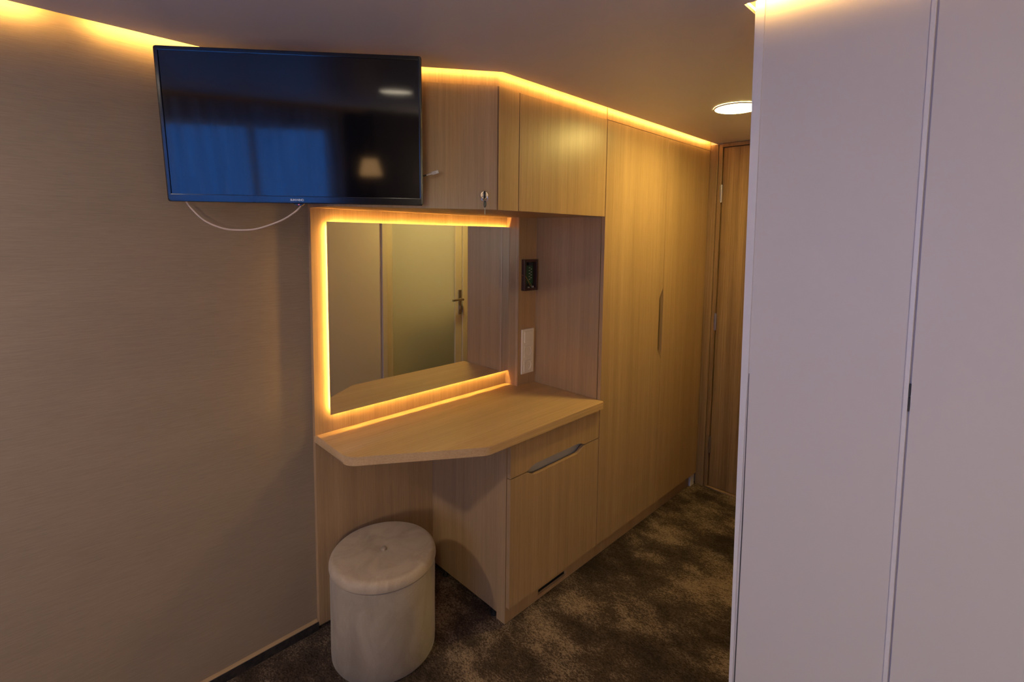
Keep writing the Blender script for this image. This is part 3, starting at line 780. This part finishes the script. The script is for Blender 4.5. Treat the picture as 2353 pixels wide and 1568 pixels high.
# ------------------------------------------------------------------ cove light strips (on top of the ceiling panel edge)
def strip(pts, label, h=0.008, w=0.004, z=ZC+0.0085, mat='led'):
    """pts: 2 points along the strip centre line"""
    (xa, ya), (xb, yb) = pts
    d_ = Vector((xb-xa, yb-ya)).normalized(); nn = Vector((-d_.y, d_.x))*w/2
    q = [(xa+nn.x, ya+nn.y), (xb+nn.x, yb+nn.y), (xb-nn.x, yb-nn.y), (xa-nn.x, ya-nn.y)]
    o = obj('light_strip', prism_xy(q, z, z+h), mat); tag(o, label, 'light strip', 'amber strips in the ceiling cove'); return o
e_ = 0.004
strip([(WX+0.05, WALL_Y-GW-e_), (-0.655, WALL_Y-GW-e_)], 'amber cove light strip above the papered wall at the left edge')
strip([(-0.555, WALL_Y-GW-e_), (-GC-0.006, WALL_Y-GW-e_)], 'amber cove light strip above the papered wall just left of the television')
c2_ = Vector(corner)-dn*0 + Vector((-0.0, 0))
p0 = Vector((-GC-0.004+0.002, diag_y(-GC+0.0, GC+e_))); p1 = Vector((XK-0.014, -DF-GC-e_))
strip([tuple(p0), tuple(p1)], 'amber cove light strip above the corner cabinet door', mat='led_cab')
strip([(XK-0.008, -DF-GC-e_), (XEND-0.03, -DF-GC-e_)], 'long amber cove light strip above the wardrobe and straight cabinet', mat='led_cab')
strip([(XB-0.02, YB+0.035+e_), (XEND-0.1, YB+0.035+e_)], 'amber cove light strip over the white partition facing the wardrobe', mat='led_par')
strip([(XB-0.030-e_, YB+0.03), (XB-0.030-e_, -2.9)], 'amber cove light strip along the top of the white panels', mat='led_par')
strip([(WX+0.046, -0.05), (WX+0.046, YF+0.1)], 'amber cove light strip above the window, mirrored in the television', mat='led_far')

# ------------------------------------------------------------------ downlights
def downlight(x, y, r, label, mat='down'):
    t = thing('ceiling_light', label, 'ceiling light', (x, y, ZC), 'round flush ceiling lights')
    bm = bmesh.new(); add_lathe(bm, [(r+0.006, ZC-0.0006), (r+0.006, ZC-0.004), (r+0.001, ZC-0.006), (r, ZC-0.0045)], x, y, 64, caps=False); obj('rim', bm, 'white_profile', t)
    bm = bmesh.new(); add_lathe(bm, [(r, ZC-0.0055), (r, ZC-0.001)], x, y, 64); obj('diffuser', bm, mat, t)
downlight(1.362, -0.905, 0.083, 'round white ceiling light in the passage beside the white panel')
downlight(-0.95, -1.30, 0.083, 'round ceiling light over the bed side, mirrored in the television', 'down_b')
downlight(-1.72, -0.34, 0.083, 'round ceiling light near the window behind the camera', 'down_c')

# ------------------------------------------------------------------ things behind the camera, mirrored in the television or added for the light
def curtain(name, y0, y1, x, z0, z1, amp, waves, mat, label, seed=1):
    random.seed(seed); bm = bmesh.new(); n = 160; rows = 10; G = []
    ph = [random.uniform(-0.5, 0.5) for _ in range(n+1)]
    for j in range(rows+1):
        z = z0+(z1-z0)*j/rows; row = []
        for k in range(n+1):
            t = k/n; a = amp*(1-0.25*j/rows)
            row.append(bm.verts.new((x+a*math.sin(2*math.pi*waves*t+0.8*math.sin(5*t)), y0+(y1-y0)*t+0.01*math.sin(9*t+0.4*j), z)))
        G.append(row)
    for j in range(rows):
        for k in range(n): bm.faces.new((G[j][k], G[j][k+1], G[j+1][k+1], G[j+1][k]))
    o = obj(name, bm, mat, smooth=True); return tag(o, label, 'curtain')
curtain('sheer_curtain', WY1+0.05, WY0, WX+0.10, 0.05, 1.97, 0.022, 17, 'sheer', 'pale sheer curtain over the blue lit window in the television reflection')
curtain('drape', WY0-0.02, WY0-0.30, WX+0.10, 0.03, 1.97, 0.025, 5, 'drape', 'dark brown drape beside the window in the television reflection', 3)
lx_, ly_, lz_ = -2.16, -2.02, 1.49
wl = thing('wall_lamp', 'small lit fabric shade lamp beside the dark drape, mirrored in the television', 'lamp', (lx_, ly_, lz_))
bm = bmesh.new(); add_lathe(bm, [(0.088, lz_), (0.055, lz_+0.13)], lx_, ly_, 48, caps=False); obj('lamp_shade', bm, 'shade', wl, smooth=True)
bm = bmesh.new(); add_tube(bm, smooth_path([(WX, ly_-0.05, lz_-0.02), (WX+0.05, ly_-0.03, lz_-0.05), (lx_-0.01, ly_, lz_-0.04), (lx_, ly_, lz_+0.06)]), 0.006); obj('arm', bm, 'black', wl)

fx, fy = -1.95, -2.98
fl = thing('fill_lamp', 'unseen floor lamp with a wide drum shade, added behind the camera as room fill', 'lamp', (fx, fy, 0))  # lamp added out of view to fill the room with warm light
bm = bmesh.new(); add_lathe(bm, [(0.14, 0.0), (0.14, 0.012), (0.02, 0.02)], fx, fy, 40); obj('base', bm, 'black', fl)
bm = bmesh.new(); add_tube(bm, [(fx, fy, 0.015), (fx, fy, 1.45)], 0.009); obj('pole', bm, 'black', fl)
bm = bmesh.new(); add_lathe(bm, [(0.19, 1.28), (0.15, 1.56)], fx, fy, 48, caps=False); obj('lamp_shade', bm, 'fill_shade', fl, smooth=True)

bd = thing('bed', 'unseen bed with brown cover, added behind the camera to shade the low parts', 'bed', (-1.40, -2.25, 0))  # bed added out of view to block low light from the fill lamp
obj('bed_base', box(-2.12, -0.68, -3.25, -1.25, 0.04, 0.34, 0.01), 'door_wood', bd)
obj('mattress', box(-2.10, -0.70, -3.23, -1.27, 0.34, 0.54, 0.05, 4), 'white', bd, smooth=True)
obj('bed_cover', box(-2.115, -0.685, -2.90, -1.255, 0.42, 0.60, 0.05, 4), 'suede_top', bd, smooth=True)
obj('headboard', box(-2.12, -0.68, -3.31, -3.25, 0.0, 1.05, 0.015), 'door_wood', bd)

tag(obj('darkening_panel', box(WX, WX+0.018, -3.35, WY0-0.32, 0.0, 2.02), 'drape'), 'dark brown panel added behind the bedside lamp to darken the television reflection', 'wall panel')  # dark board added on this wall to keep the screen reflection near black
